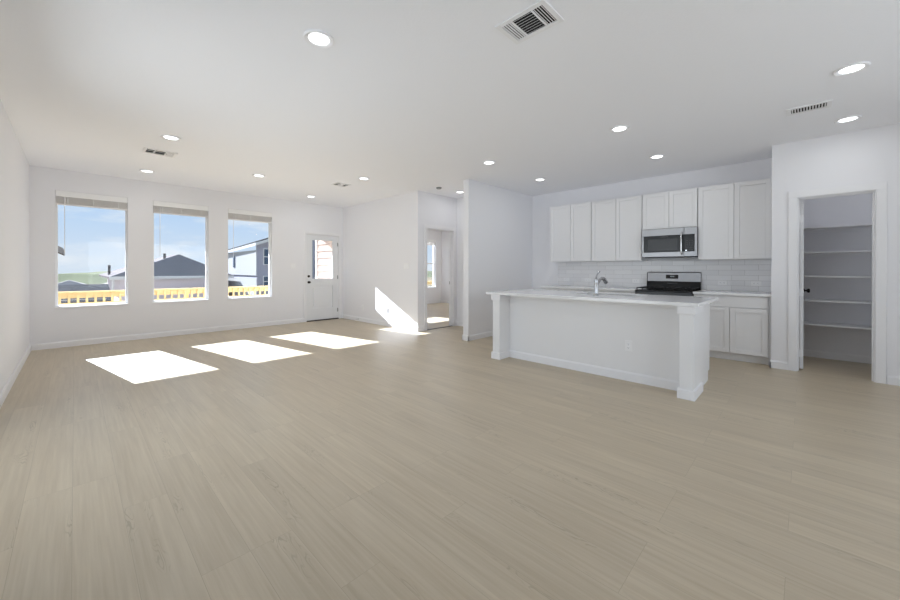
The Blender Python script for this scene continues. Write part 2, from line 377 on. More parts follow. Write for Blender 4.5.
# ------------------------------------------------------------------ windows
def window(n, x0, x1, z0, z1, y, label, hung=False):
    r = thing('window_%d' % n, ((x0+x1)/2, y, z0), label, 'window', kind='structure')
    f = 0.024
    fy0, fy1 = y+0.085, y+0.145
    MB().box(x0, x0+f, fy0, fy1, z0, z1).box(x1-f, x1, fy0, fy1, z0, z1).box(x0+f, x1-f, fy0, fy1, z1-f, z1).box(x0+f, x1-f, fy0, fy1, z0, z0+0.024).build('window_frame', 'vinyl_white', r, 0.002)
    if hung:
        zm = (z0+z1)/2
        MB().box(x0+f, x1-f, fy0+0.005, fy1-0.01, zm-0.02, zm+0.02).build('meeting_rail', 'vinyl_white', r, 0.002)
    MB().box(x0+f, x1-f, y+0.112, y+0.118, z0+0.024, z1-f).build('pane', 'window_glass', r)
    return r
def sill(r, x0, x1, z0, y):
    MB().box(x0-0.015, x1+0.015, y-0.016, y, z0-0.018, z0+0.004).box(x0, x1, y, y+0.085, z0, z0+0.004).build('window_sill', 'trim_white', r, 0.003)
wl = ['left of the three tall windows, looking past gray roofs to green hills', 'middle of the three tall windows, framing a gray hip roof', 'right of the three tall windows, nearest the patio door, showing a two-storey house']
for i, (a, b) in enumerate(WIN):
    w = window(i+1, a, b, WZ0, WZ1, D, wl[i]); sill(w, a, b, WZ0, D)
w = window(4, *BW, 0.58, 2.30, 9.60, 'white-framed bedroom window partly seen through the open doorway', True); sill(w, *BW, 0.58, 9.60)
window(5, *TW, 1.33, 1.76, 9.60, 'added unseen high bedroom window that shapes the floor sun patch')  # unseen opening, added and sized to cast the bedroom floor's sun patch

r = thing('window_6', (0, 2.9, 0.05), 'added unseen window in the left wall, opening for the fill light', 'window', kind='structure')  # made-up opening that lets the left fill light in
mb = MB()
for q in (0.8, 2.2, 3.6-0.03, 5.0-0.03): mb.box(-0.13, -0.07, q, q+0.03, 0.08, 2.37)
mb.box(-0.13, -0.07, 0.8, 5.0, 0.05, 0.08).box(-0.13, -0.07, 0.8, 5.0, 2.37, 2.4).build('window_frame', 'vinyl_white', r)
MB().box(-0.103, -0.097, 0.8, 5.0, 0.08, 2.37).build('pane', 'window_glass', r)
r = thing('window_7', (3.0, BACK, 0.5), 'added unseen window behind the camera, opening for the fill light', 'window', kind='structure')  # made-up opening for the fill light behind the camera
mb = MB()
for q in (0.8, 2.25, 3.7, 5.17): mb.box(q, q+0.03, BACK-0.13, BACK-0.07, 0.53, 2.37)
mb.box(0.8, 5.2, BACK-0.13, BACK-0.07, 0.5, 0.53).box(0.8, 5.2, BACK-0.13, BACK-0.07, 2.37, 2.4).build('window_frame', 'vinyl_white', r)
MB().box(0.8, 5.2, BACK-0.103, BACK-0.097, 0.53, 2.37).build('pane', 'window_glass', r)

# blinds, raised: valance, stack of slats, bottom rail, tilt wand
def blind(x0, x1, z1, y, label, wand=True, drop=0.215, group='raised white blinds in the three tall windows'):
    r = thing('window_blind', ((x0+x1)/2, y+0.03, z1), label, 'blind', group)
    MB().box(x0+0.004, x1-0.004, y-0.008, y+0.010, z1-0.092, z1-0.003).box(x0+0.004, x1-0.004, y+0.010, y+0.016, z1-0.03, z1-0.003).build('valance', 'blind_valance', r, 0.003)
    MB().box(x0+0.010, x1-0.010, y+0.016, y+0.068, z1-0.055, z1-0.004).build('head_rail', 'blind_valance', r, 0.002)
    n = 16; zt = z1-0.062; zb = z1-drop+0.022
    for k in range(n):
        z = zt-(zt-zb)*k/(n-1)
        mb = MB(); mb.box(x0+0.008, x1-0.008, y+0.015, y+0.065, z-0.0017, z+0.0017); mb.build('slat', 'blind_slat', r)
    MB().box(x0+0.008, x1-0.008, y+0.013, y+0.067, z1-drop, z1-drop+0.017).build('bottom_rail', 'blind_slat', r, 0.003)
    if wand:
        MB().tube([(x0+0.10, y+0.006, z1-0.10), (x0+0.10, y+0.004, z1-0.99)], 0.0042, 8).build('tilt_wand', 'vinyl_white', r, smooth=True)
    for q in (0.12, 0.16, 0.5, 0.86):
        xx = x0+(x1-x0)*q; MB().box(xx-0.003, xx+0.003, y+0.012, y+0.0148, zb-0.01, zt).build('ladder_cord', 'blind_valance', r)
    return r
bl = ['raised white slatted blind at the top of the left window', 'raised white slatted blind at the top of the middle window', 'raised white slatted blind at the top of the right window near the patio door']
for i, (a, b) in enumerate(WIN): blind(a, b, WZ1, D, bl[i])
blind(*BW, 2.30, 9.60, 'raised blind on the bedroom window seen through the doorway', False, 0.2, None)

# ------------------------------------------------------------------ doors
def casing(r, axis, face, sgn, u0, u1, zt, wd=0.062, t=0.016, name='casing'):
    """flat casing round an opening: axis 1 -> wall plane y=face, axis 0 -> plane x=face"""
    def bx(mb, a0, a1, z0, z1):
        if axis == 1: mb.box(a0, a1, face, face+sgn*t, z0, z1)
        else: mb.box(face, face+sgn*t, a0, a1, z0, z1)
    mb = MB(); bx(mb, u0-wd, u0, 0, zt); bx(mb, u1, u1+wd, 0, zt); bx(mb, u0-wd, u1+wd, zt, zt+wd)
    return mb.build(name, 'trim_white', r, 0.003)
d = thing('door_1', ((DX0+DX1)/2, D, 0), 'white half-glass patio door at the far corner', 'door', kind='structure')
MB().box(DX0, DX0+0.02, D, D+0.15, 0, DZ).box(DX1-0.02, DX1, D, D+0.15, 0, DZ).box(DX0+0.02, DX1-0.02, D, D+0.15, DZ-0.02, DZ).build('jamb', 'trim_white', d)
casing(d, 1, D, -1, DX0+0.008, DX1-0.008, DZ-0.008, 0.057)
sx0, sx1 = DX0+0.023, DX1-0.023
gx0, gx1, gz0, gz1 = 4.368, 4.902, 0.995, 1.925
pz0, pz1 = 0.30, 0.835
yf, yb = D+0.022, D+0.066
mb = MB()   # slab as stiles and rails round the glass and the lower panel
mb.box(sx0, gx0, yf, yb, 0.022, DZ-0.023).box(gx1, sx1, yf, yb, 0.022, DZ-0.023)
mb.box(gx0, gx1, yf, yb, gz1, DZ-0.023).box(gx0, gx1, yf, yb, pz1, gz0).box(gx0, gx1, yf, yb, 0.022, pz0)
mb.box(gx0, gx1, yf+0.020, yb-0.01, pz0, pz1)
mb.box(gx0+0.045, gx1-0.045, yf+0.004, yf+0.025, pz0+0.045, pz1-0.045)
mb.build('door_slab', 'door_white', d, 0.003)
mb = MB()
for a in ((gx0-0.022, gx0+0.008, gz0-0.022, gz1+0.022), (gx1-0.008, gx1+0.022, gz0-0.022, gz1+0.022), (gx0+0.008, gx1-0.008, gz1-0.008, gz1+0.022), (gx0+0.008, gx1-0.008, gz0-0.022, gz0+0.008)):
    mb.box(a[0], a[1], yf-0.008, yf, a[2], a[3])
mb.build('glass_frame', 'door_white', d, 0.003)
MB().box(gx0, gx1, yf+0.018, yf+0.024, gz0, gz1).build('pane', 'window_glass', d)
k = MB().lathe((4.292, yf, 0.922), [(0.030, 0), (0.030, 0.006), (0.012, 0.010), (0.011, 0.030), (0.024, 0.038), (0.028, 0.050), (0.024, 0.060), (0.004, 0.064)], (0, -1, 0), 24).build('door_knob', 'bronze', d, smooth=True)
k = MB().lathe((4.292, yf, 1.062), [(0.029, 0), (0.029, 0.008), (0.024, 0.013), (0.004, 0.014)], (0, -1, 0), 24).box(4.286, 4.298, yf-0.026, yf-0.012, 1.048, 1.076).build('deadbolt', 'bronze', d, smooth=True)
for z in (0.22, 1.03, 1.84):
    MB().tube([(sx1+0.002, yf-0.006, z-0.045), (sx1+0.002, yf-0.006, z+0.045)], 0.006, 10).box(sx1-0.022, sx1, yf-0.002, yf, z-0.045, z+0.045).build('hinge', 'hinge_nickel', d)
MB().box(DX0+0.02, DX1-0.02, D-0.012, D+0.16, 0, 0.022).build('threshold', 'bronze', d, 0.003)

d = thing('door_2', ((BD0+BD1)/2, YA, 0), 'white-cased open doorway into the bedroom', 'door', kind='structure')
MB().box(BD0, BD0+0.018, YA, YA+0.12, 0, BDZ).box(BD1-0.018, BD1, YA, YA+0.12, 0, BDZ).box(BD0+0.018, BD1-0.018, YA, YA+0.12, BDZ-0.018, BDZ).build('jamb', 'trim_white', d)
MB().box(BD0+0.018, BD0+0.03, YA+0.045, YA+0.08, 0, BDZ-0.03).box(BD1-0.03, BD1-0.018, YA+0.045, YA+0.08, 0, BDZ-0.03).box(BD0+0.018, BD1-0.018, YA+0.045, YA+0.08, BDZ-0.03, BDZ-0.018).build('door_stop_strip', 'trim_white', d)
casing(d, 1, YA, -1, BD0+0.01, BD1-0.01, BDZ-0.01, 0.068)
MB().box(BD1-0.0205, BD1-0.018, YA+0.086, YA+0.112, 0.90, 0.965).build('strike_plate', 'hinge_nickel', d)
MB().box(BD0+0.018, BD1-0.018, YA+0.005, YA+0.045, 0, 0.008).build('threshold', 'bronze', d, 0.003)
# the bedroom door leaf, swung fully into the bedroom behind the wall
mb = MB().box(BD0+0.02, BD0+0.055, YA+0.13, YA+0.13+0.70, 0.012, 2.045)
mb.build('door_slab', 'door_white', d, 0.002)

d = thing('door_3', (XP, (PD0+PD1)/2, 0), 'white-cased pantry doorway with its door swung inward', 'door', kind='structure')
MB().box(XP, XP+0.12, PD0, PD0+0.018, 0, PDZ).box(XP, XP+0.12, PD1-0.018, PD1, 0, PDZ).box(XP, XP+0.12, PD0+0.018, PD1-0.018, PDZ-0.018, PDZ).build('jamb', 'trim_white', d)
MB().box(XP+0.04, XP+0.075, PD0+0.018, PD0+0.03, 0, PDZ-0.03).box(XP+0.04, XP+0.075, PD1-0.03, PD1-0.018, 0, PDZ-0.03).box(XP+0.04, XP+0.075, PD0+0.018, PD1-0.018, PDZ-0.03, PDZ-0.018).build('door_stop_strip', 'trim_white', d)
casing(d, 0, XP, -1, PD0+0.01, PD1-0.01, PDZ-0.01, 0.078)
# leaf hinged on the left jamb, standing open at a right angle inside the pantry
ly0, ly1 = 0.0, 0.034
lx0, lx1 = XP+0.13, XP+0.13+0.62
leaf = MB().box(lx0, lx1, ly0, ly1, 0.012, 2.075)
leaf.build('door_slab', 'door_white', d, 0.002)
for z in (0.2, 0.95, 1.85):
    MB().tube([(XP+0.121, ly1+0.008, z-0.045), (XP+0.121, ly1+0.008, z+0.045)], 0.006, 10).box(XP+0.1285, XP+0.13, ly0+0.002, ly1+0.006, z-0.045, z+0.045).build('hinge', 'vinyl_white', d)
for sg, yy in ((-1, ly0), (1, ly1)):
    MB().lathe((lx1-0.07, yy, 0.95), [(0.028, 0), (0.028, 0.006), (0.012, 0.010), (0.011, 0.030), (0.024, 0.038), (0.028, 0.050), (0.022, 0.060), (0.004, 0.063)], (0, sg, 0), 24).build('door_knob', 'bronze', d, smooth=True)

# ------------------------------------------------------------------ pantry shelves
sl = ['topmost white pantry shelf', 'second white pantry shelf from the top', 'middle white pantry shelf of the five', 'second white pantry shelf from the floor', 'lowest white pantry shelf nearest the floor']
for i, z in enumerate((1.80, 1.47, 1.143, 0.82, 0.50)):
    r = thing('pantry_shelf', (7.52, -0.45, z-0.02), sl[i], 'shelf', 'white shelves in the pantry')
    MB().box(7.35, 7.70, -1.078, YP-0.122, z-0.018, z).build('shelf_board', 'trim_white', r, 0.002)
    MB().box(7.682, 7.70, -1.078, YP-0.122, z-0.055, z-0.018).box(7.36, 7.68, -1.08, -1.062, z-0.055, z-0.018).box(7.36, 7.68, YP-0.138, YP-0.12, z-0.055, z-0.018).build('cleat', 'trim_white', r)

# ------------------------------------------------------------------ kitchen wall: cabinets
def shaker(name, parent, xf, sgn, y0, y1, z0, z1, rail=0.057, t=0.020, m='cabinet_white'):
    """door or drawer front whose outer face is x=xf, body behind it (sgn=+1: body toward +x)"""
    mb = MB(); b = xf+sgn*t
    mb.box(xf, b, y0, y0+rail, z0, z1).box(xf, b, y1-rail, y1, z0, z1).box(xf, b, y0+rail, y1-rail, z0, z0+rail).box(xf, b, y0+rail, y1-rail, z1-rail, z1)
    mb.box(xf+sgn*0.010, b, y0+rail, y1-rail, z0+rail, z1-rail)
    return mb.build(name, m, parent, 0.0015)
XC = 6.883
ub = [(2.722, 3.527, 3.112, 1.372, 'white double-door wall cabinet at the left end, nearest the end wall'),
      (1.888, 2.716, 2.295, 1.372, 'white double-door wall cabinet just left of the microwave'),
      (1.130, 1.882, 1.500, 1.862, 'short white double-door wall cabinet over the microwave'),
      (0.305, 1.124, 0.700, 1.372, 'white double-door wall cabinet between the microwave and the pantry wall')]
for y0, y1, ym, z0, lab in ub:
    r = thing('wall_cabinet', (XC+0.17, (y0+y1)/2, z0), lab, 'cabinet', 'white upper cabinets')
    MB().box(XC+0.0215, W-0.001, y0, y1, z0, 2.440).build('cabinet_body', 'cabinet_white', r, 0.001)
    shaker('cabinet_door', r, XC, 1, y0+0.004, ym-0.003, z0+0.008, 2.434)
    shaker('cabinet_door', r, XC, 1, ym+0.003, y1-0.004, z0+0.008, 2.434)
tag(MB().box(XC+0.03, W-0.001, 0.2915, 0.3045, 1.372, 2.44).build('filler_strip', 'cabinet_white'), 'narrow white filler strip closing the upper cabinets against the pantry wall', 'filler strip')

XB = 6.603
def base_cabinet(y0, y1, ym, lab):
    r = thing('base_cabinet', (XB+0.3, (y0+y1)/2, 0), lab, 'cabinet', 'white base cabinets on the kitchen wall')
    MB().box(XB+0.0215, W-0.001, y0, y1, 0.105, 0.880).build('cabinet_body', 'cabinet_white', r, 0.001)
    MB().box(XB+0.085, XB+0.10, y0, y1, 0.0, 0.105).build('toe_kick', 'cabinet_white', r)
    mb = MB().box(XB, XB+0.02, y0+0.004, y1-0.004, 0.728, 0.874); mb.build('drawer_front', 'cabinet_white', r, 0.002)
    shaker('cabinet_door', r, XB, 1, y0+0.004, ym-0.003, 0.112, 0.718); shaker('cabinet_door', r, XB, 1, ym+0.003, y1-0.004, 0.112, 0.718)
base_cabinet(0.320, 1.124, 0.712, 'white base cabinet with one wide drawer beside the pantry wall')
base_cabinet(1.892, 2.716, 2.30, 'white base cabinet left of the range, behind the island')
base_cabinet(2.722, 3.527, 3.12, 'white base cabinet at the left end of the kitchen counter')
tag(MB().box(XB+0.03, W-0.001, 0.2915, 0.3185, 0, 0.88).build('filler_strip', 'cabinet_white'), 'narrow white filler strip between base cabinet and pantry wall', 'filler strip')
def counter(y0, y1, lab):
    tag(MB().box(6.565, W-0.001, y0, y1, 0.8815, 0.914).build('wall_countertop', 'quartz', None, 0.004), lab, 'countertop', 'white countertops on the kitchen wall')
counter(0.2915, 1.126, 'white stone countertop between the range and the pantry wall')
counter(1.889, 3.54, 'white stone countertop along the wall left of the range')
tag(MB().box(W-0.009, W-0.001, 0.2915, 1.127, 0.9155, 1.3705).box(W-0.009, W-0.001, 1.127, 1.887, 0.9155, 1.3705).box(W-0.009, W-0.001, 1.887, 3.527, 0.9155, 1.3705).build('tile_backsplash', 'subway_tile'), 'glossy white subway tile backsplash above the kitchen counter', 'backsplash')

# ------------------------------------------------------------------ microwave
y0, y1, z0, z1 = 1.120, 1.866, 1.425, 1.858
xf = 6.815
r = thing('microwave', (7.0, (y0+y1)/2, z0), 'stainless over-the-range microwave with black glass door', 'microwave')
MB().box(xf+0.030, W-0.012, y0+0.004, y1-0.004, z0, z1).build('body', 'black_enamel', r, 0.003)
dy = 1.285                                # door / control panel split
df = MB()
df.box(xf, xf+0.028, dy+0.002, y1, z1-0.105, z1).box(xf, xf+0.028, dy+0.002, y1, z0, z0+0.072).box(xf, xf+0.028, y1-0.028, y1, z0+0.072, z1-0.105)
dr = df.build('door', 'steel', r, 0.003)
MB().box(xf+0.002, xf+0.026, dy+0.003, y1-0.028, z0+0.072, z1-0.105).build('door_glass', 'black_gloss', dr)
MB().box(xf, xf+0.003, dy+0.085, y1-0.085, z0+0.098, z1-0.158).build('viewing_window', 'dark_glass', dr, 0.001)
MB().box(xf-0.0005, xf+0.003, 1.50, 1.60, z1-0.127, z1-0.118).build('badge', 'key_grey', dr)
MB().tube([(xf+0.004, dy+0.03, z1-0.075), (xf-0.028, dy+0.03, z1-0.085), (xf-0.036, dy+0.03, z1-0.125), (xf-0.036, dy+0.03, z0+0.085), (xf-0.028, dy+0.03, z0+0.045), (xf+0.004, dy+0.03, z0+0.035)], 0.0115, 14).build('handle', 'steel_bright', dr, smooth=True)
cp = MB().box(xf, xf+0.028, y0, dy-0.002, z1-0.105, z1).box(xf, xf+0.028, y0, dy-0.002, z0, z0+0.072).box(xf, xf+0.028, y0, y0+0.032, z0+0.072, z1-0.105).build('control_panel', 'steel', r, 0.003)
MB().box(xf+0.001, xf+0.026, y0+0.032, dy-0.003, z0+0.072, z1-0.105).build('keypad', 'black_gloss', cp)
kb = MB()
for i in range(6):
    for j in range(3):
        kb.box(xf-0.0004, xf+0.002, y0+0.05+j*0.032, y0+0.05+j*0.032+0.02, z0+0.095+i*0.026, z0+0.095+i*0.026+0.012)
kb.build('key_buttons', 'key_grey', cp)
MB().box(xf-0.0004, xf+0.002, dy-0.035, dy-0.018, z0+0.082, z0+0.100).build('start_key', 'steel_bright', cp)
MB().box(xf+0.04, W-0.1, y0+0.03, y1-0.03, z0-0.008, z0).build('vent_grille', 'black_iron', r)

# ------------------------------------------------------------------ range
y0, y1 = 1.130, 1.885
fx = 6.545
r = thing('gas_range', (6.87, (y0+y1)/2, 0), 'stainless gas range with black cooktop behind the island', 'range')
MB().box(fx+0.03, W-0.012, y0, y1, 0.03, 0.895).build('body', 'black_enamel', r, 0.003)
MB().box(fx+0.008, W-0.05, y0, y1, 0.895, 0.915).build('cooktop', 'black_enamel', r, 0.004)
od = MB().box(fx, fx+0.03, y0+0.004, y1-0.004, 0.215, 0.755).build('oven_door', 'steel', r, 0.004)
MB().box(fx-0.002, fx+0.01, y0+0.09, y1-0.09, 0.30, 0.62).build('oven_window', 'black_gloss', od)
MB().tube([(fx, y0+0.06, 0.71), (fx-0.05, y0+0.06, 0.71), (fx-0.05, y1-0.06, 0.71), (fx, y1-0.06, 0.71)], 0.012, 12).build('oven_handle', 'steel_bright', od, smooth=True)
MB().box(fx+0.004, fx+0.03, y0+0.004, y1-0.004, 0.04, 0.205).build('storage_drawer', 'steel', r, 0.004)
cpn = MB().prism([(fx+0.03, 0.765), (fx-0.012, 0.768), (fx+0.004, 0.893), (fx+0.03, 0.893)], 1, y0+0.002, y1-0.002).build('control_panel', 'black_enamel', r, 0.002)
for k in range(5):
    yy = y0+0.09+k*(y1-y0-0.18)/4
    MB().lathe((fx-0.004, yy, 0.832), [(0.024, 0), (0.024, 0.012), (0.019, 0.016), (0.018, 0.034), (0.003, 0.036)], (-1, 0, 0.12), 20).build('burner_knob', 'black_gloss', cpn, smooth=True)
bgd = MB().prism([(W-0.012, 0.915), (W-0.085, 0.915), (W-0.070, 1.030), (W-0.050, 1.182), (W-0.012, 1.186)], 1, y0, y1).build('backguard', 'black_gloss', r, 0.003)
MB().prism([(W-0.0695, 1.036), (W-0.0755, 1.040), (W-0.0575, 1.178), (W-0.046, 1.190), (W-0.012, 1.190), (W-0.012, 1.186), (W-0.0505, 1.182)], 1, y0+0.001, y1-0.012).build('backguard_panel', 'steel', bgd, 0.0015)
sl_ = Vector((0.018, 0, 0.138)).normalized(); nn = Vector((-0.138, 0, 0.018)).normalized()
def on_guard(yy, zz, dn): 
    t = (zz-1.040)/0.138; return Vector((W-0.0755+0.018*t, yy, zz))+nn*dn
MB().obox(on_guard(1.515, 1.112, 0.001), (sl_, (0, 1, 0), nn), (0.031, 0.086, 0.003)).build('display', 'display', bgd)
dg = MB()
for q in (-0.026, -0.012, 0.004, 0.018):
    dg.obox(on_guard(1.508-q, 1.117, 0.0045), (sl_, (0, 1, 0), nn), (0.009, 0.004, 0.0006))
dg.build('clock_segments', 'display_digits', bgd)
MB().box(W-0.081, W-0.077, 1.44, 1.58, 1.006, 1.013).build('badge', 'key_grey', bgd)
def grate(ya, yb, x0, x1):
    mb = MB(); z = 0.953; t = 0.0065
    mb.box(x0, x1, ya, ya+2*t, z-2*t, z).box(x0, x1, yb-2*t, yb, z-2*t, z).box(x0, x0+2*t, ya, yb, z-2*t, z).box(x1-2*t, x1, ya, yb, z-2*t, z)
    ym = (ya+yb)/2; xm = (x0+x1)/2
    mb.box(xm-t, xm+t, ya, yb, z-2*t, z)
    for xx in ((x0+xm)/2, (xm+x1)/2): mb.box(xx-t, xx+t, ya, ya+0.085, z-2*t, z).box(xx-t, xx+t, yb-0.085, yb, z-2*t, z)
    mb.box(x0, x0+0.09, ym-t, ym+t, z-2*t, z).box(x1-0.09, x1, ym-t, ym+t, z-2*t, z).box(xm-0.09, xm+0.09, ym-t, ym+t, z-2*t, z)
    for xx in (x0, x1-2*t, xm-t):
        for yy in (ya, yb-2*t): mb.box(xx, xx+2*t, yy, yy+2*t, 0.915, z-2*t)
    mb.build('grate', 'black_iron', r, 0.002)
gw = (y1-y0-0.03)/3
for k in range(3): grate(y0+0.012+k*(gw+0.003), y0+0.012+k*(gw+0.003)+gw, fx+0.035, W-0.10)
for xx, yy, rad in ((6.70, 1.30, 0.045), (6.98, 1.30, 0.036), (6.84, 1.507, 0.05), (6.70, 1.715, 0.04), (6.98, 1.715, 0.034)):
    MB().lathe((xx, yy, 0.915), [(rad, 0), (rad, 0.008), (rad*0.75, 0.010), (rad*0.75, 0.018), (rad*0.7, 0.021), (0.003, 0.021)], (0, 0, 1), 24).build('burner', 'black_iron', r, smooth=True)

# ------------------------------------------------------------------ island
IX = 4.485                                # front of the end columns
iy0, iy1 = 0.735, 3.075                    # outer sides of the columns
ZT = 0.882
r = thing('kitchen_island', (4.95, 1.9, 0), 'white panelled kitchen island with square end columns', 'island')
IF = 4.72                                  # bar-side panel face
MB().box(IF, IF+0.10, iy0+0.10, iy1-0.10, 0, ZT).build('back_panel', 'cabinet_white', r)
bm_ = MB().prism([(IF, 0), (IF-0.016, 0), (IF-0.016, 0.082), (IF-0.008, 0.098), (IF, 0.098)], 1, iy0+0.115, iy1-0.115)
bm_.build('base_molding', 'trim_white', r)
MB().box(IF-0.018, IF, iy0+0.11, iy1-0.11, ZT-0.055, ZT).build('apron_rail', 'cabinet_white', r, 0.002)
for ya, yb in ((iy0, iy0+0.115), (iy1-0.115, iy1)):
    xb = 4.868
    c = MB().box(IX, xb, ya, yb, 0, ZT).build('end_column', 'cabinet_white', r, 0.002)
    o = 0.016
    mb = MB().box(IX-o, xb+o*0.4, ya-o, yb+o, 0, 0.092); mb.build('plinth', 'trim_white', c, 0.006)
    MB().box(IX-o, xb+o*0.4, ya-o, yb+o, ZT-0.075, ZT).build('capital', 'trim_white', c, 0.003)
# working side
MB().box(IF+0.10, 5.44, iy0+0.022, iy1-0.022, 0.105, 0.66).box(IF+0.10, 4.90, iy0+0.022, iy1-0.022, 0.66, ZT).box(5.40, 5.44, iy0+0.022, iy1-0.022, 0.66, ZT).box(4.90, 5.40, iy0+0.022, 1.30, 0.66, ZT).box(4.90, 5.40, 2.20, iy1-0.022, 0.66, ZT).build('cabinet_body', 'cabinet_white', r)
MB().box(IF+0.10, 5.36, iy0+0.022, iy1-0.022, 0, 0.105).build('toe_kick', 'cabinet_white', r)
ys = [iy0+0.022, 1.30, 2.20, iy1-0.022]
for a, b in zip(ys, ys[1:]):
    m_ = (a+b)/2
    MB().box(5.44, 5.46, a+0.004, b-0.004, 0.728, 0.874).build('drawer_front', 'cabinet_white', r, 0.002)
    if b-a > 0.8:
        shaker('cabinet_door', r, 5.46, -1, a+0.004, m_-0.003, 0.112, 0.718); shaker('cabinet_door', r, 5.46, -1, m_+0.003, b-0.004, 0.112, 0.718)
    else: shaker('cabinet_door', r, 5.46, -1, a+0.004, b-0.004, 0.112, 0.718)
cx0, cx1, cy0, cy1 = 4.447, 5.505, 0.690, 3.165
hx0, hx1, hy0, hy1 = 4.94, 5.34, 1.36, 2.12
zt0, zt1 = ZT+0.0015, 0.914
mb = MB().box(cx0, hx0, cy0, cy1, zt0, zt1).box(hx1, cx1, cy0, cy1, zt0, zt1).box(hx0, hx1, cy0, hy0, zt0, zt1).box(hx0, hx1, hy1, cy1, zt0, zt1)
bmesh.ops.remove_doubles(mb.bm, verts=mb.bm.verts, dist=1e-5)
tag(mb.build('island_countertop', 'quartz'), 'long white stone countertop on the island', 'countertop')
r = thing('kitchen_sink', (5.14, 1.74, 0.70), 'stainless undermount sink set in the island countertop', 'sink')
t = 0.004; a0, a1, b0, b1 = hx0-0.006, hx1+0.006, hy0-0.006, hy1+0.006
MB().box(a0, a1, b0, b1, 0.68, 0.68+t).box(a0, a0+t, b0, b1, 0.68, zt0-0.001).box(a1-t, a1, b0, b1, 0.68, zt0-0.001).box(a0, a1, b0, b0+t, 0.68, zt0-0.001).box(a0, a1, b1-t, b1, 0.68, zt0-0.001).build('basin', 'steel', r)
MB().lathe((5.14, 1.74, 0.684), [(0.045, 0), (0.045, 0.003), (0.03, 0.004), (0.003, 0.002)], (0, 0, 1), 24).build('drain', 'steel_bright', r, smooth=True)
fxx, fyy = 4.75, 1.755
r = thing('kitchen_faucet', (fxx, fyy, 0.914), 'chrome single-lever pull-out faucet on the island countertop', 'faucet')
MB().lathe((fxx, fyy, 0.914), [(0.030, 0), (0.030, 0.006), (0.0255, 0.012), (0.0235, 0.05), (0.0225, 0.15), (0.0235, 0.155), (0.0235, 0.19), (0.019, 0.202), (0.004, 0.207)], (0, 0, 1), 28).build('faucet_body', 'chrome', r, smooth=True)
MB().tube([(fxx+0.012, fyy, 1.04), (fxx+0.065, fyy, 1.075), (fxx+0.115, fyy, 1.105), (fxx+0.17, fyy, 1.122), (fxx+0.215, fyy, 1.115)], [0.017, 0.016, 0.0155, 0.016, 0.018], 16).build('spout', 'chrome', r, smooth=True)
MB().tube([(fxx+0.212, fyy, 1.116), (fxx+0.25, fyy, 1.10), (fxx+0.30, fyy, 1.068)], [0.020, 0.023, 0.025], 18).build('spray_head', 'chrome', r, smooth=True)
MB().tube([(fxx+0.296, fyy, 1.071), (fxx+0.306, fyy, 1.0645)], [0.021, 0.020], 18).build('spray_face', 'black_iron', r)
MB().tube([(fxx, fyy, 1.128), (fxx+0.012, fyy-0.004, 1.155), (fxx+0.035, fyy-0.01, 1.185), (fxx+0.066, fyy-0.016, 1.202)], [0.010, 0.008, 0.0075, 0.009], 12).build('lever', 'chrome', r, smooth=True)

# ------------------------------------------------------------------ wall plates
def plate(name, p, face, w, h, label, cat, kind):
    """face: outward normal axis as ('x',-1) or ('y',-1); p on the wall surface"""
    r = thing(name, p, label, cat)
    ax, s = face; px, py, pz = p
    def bx(mb, u0, u1, z0, z1, d0, d1):
        if ax == 'x': mb.box(px+s*d0, px+s*d1, py+u0, py+u1, pz+z0, pz+z1)
        else: mb.box(px+u0, px+u1, py+s*d0, py+s*d1, pz+z0, pz+z1)
    mb = MB(); bx(mb, -w/2, w/2, -h/2, h/2, 0, 0.006); mb.build('cover_plate', 'plate_white', r, 0.002)
    if kind == 'switch':
        n = max(1, round(w/0.05)-0) if w > 0.09 else 1
        for i in range(n):
            u = (i-(n-1)/2)*0.046
            mb = MB(); bx(mb, u-0.016, u+0.016, -0.033, 0.033, 0.006, 0.010); mb.build('rocker', 'vinyl_white', r, 0.001)
    else:
        horiz = w > h
        for s_ in (-1, 1):
            mb = MB(); o = s_*0.020
            if horiz: bx(mb, o-0.014, o+0.014, -0.016, 0.016, 0.006, 0.008)
            else: bx(mb, -0.016, 0.016, o-0.014, o+0.014, 0.006, 0.008)
            rc = mb.build('receptacle', 'vinyl_white', r, 0.0007)
            mb = MB()
            for q in (-0.006, 0.006):
                if horiz: bx(mb, o-0.005, o+0.004, q-0.0012, q+0.0012, 0.008, 0.0084)
                else: bx(mb, q-0.0012, q+0.0012, o-0.004, o+0.005, 0.008, 0.0084)
            if horiz: bx(mb, o+0.007, o+0.011, -0.002, 0.002, 0.008, 0.0084)
            else: bx(mb, -0.002, 0.002, o-0.011, o-0.007, 0.008, 0.0084)
            mb.build('slots', 'slot_dark', rc)
    return r
plate('light_switch', (3.916, D, 1.30), ('y', -1), 0.116, 0.116, 'white switch plate on the window wall left of the patio door', 'switch', 'switch')
plate('light_switch', (XA, 5.793, 1.295), ('x', -1), 0.163, 0.116, 'wide white switch plate on the alcove wall above the sunlit patch', 'switch', 'switch')
plate('power_outlet', (XA, 6.456, 0.345), ('x', -1), 0.072, 0.116, 'white outlet inside the sunlit patch on the alcove wall', 'outlet', 'outlet')
plate('power_outlet', (XA, 7.40, 0.33), ('x', -1), 0.072, 0.116, 'white outlet on the shaded alcove wall near the patio door', 'outlet', 'outlet')
plate('power_outlet', (IF, 1.381, 0.386), ('x', -1), 0.074, 0.118, 'white outlet on the front panel of the island', 'outlet', 'outlet')
XT = W-0.009
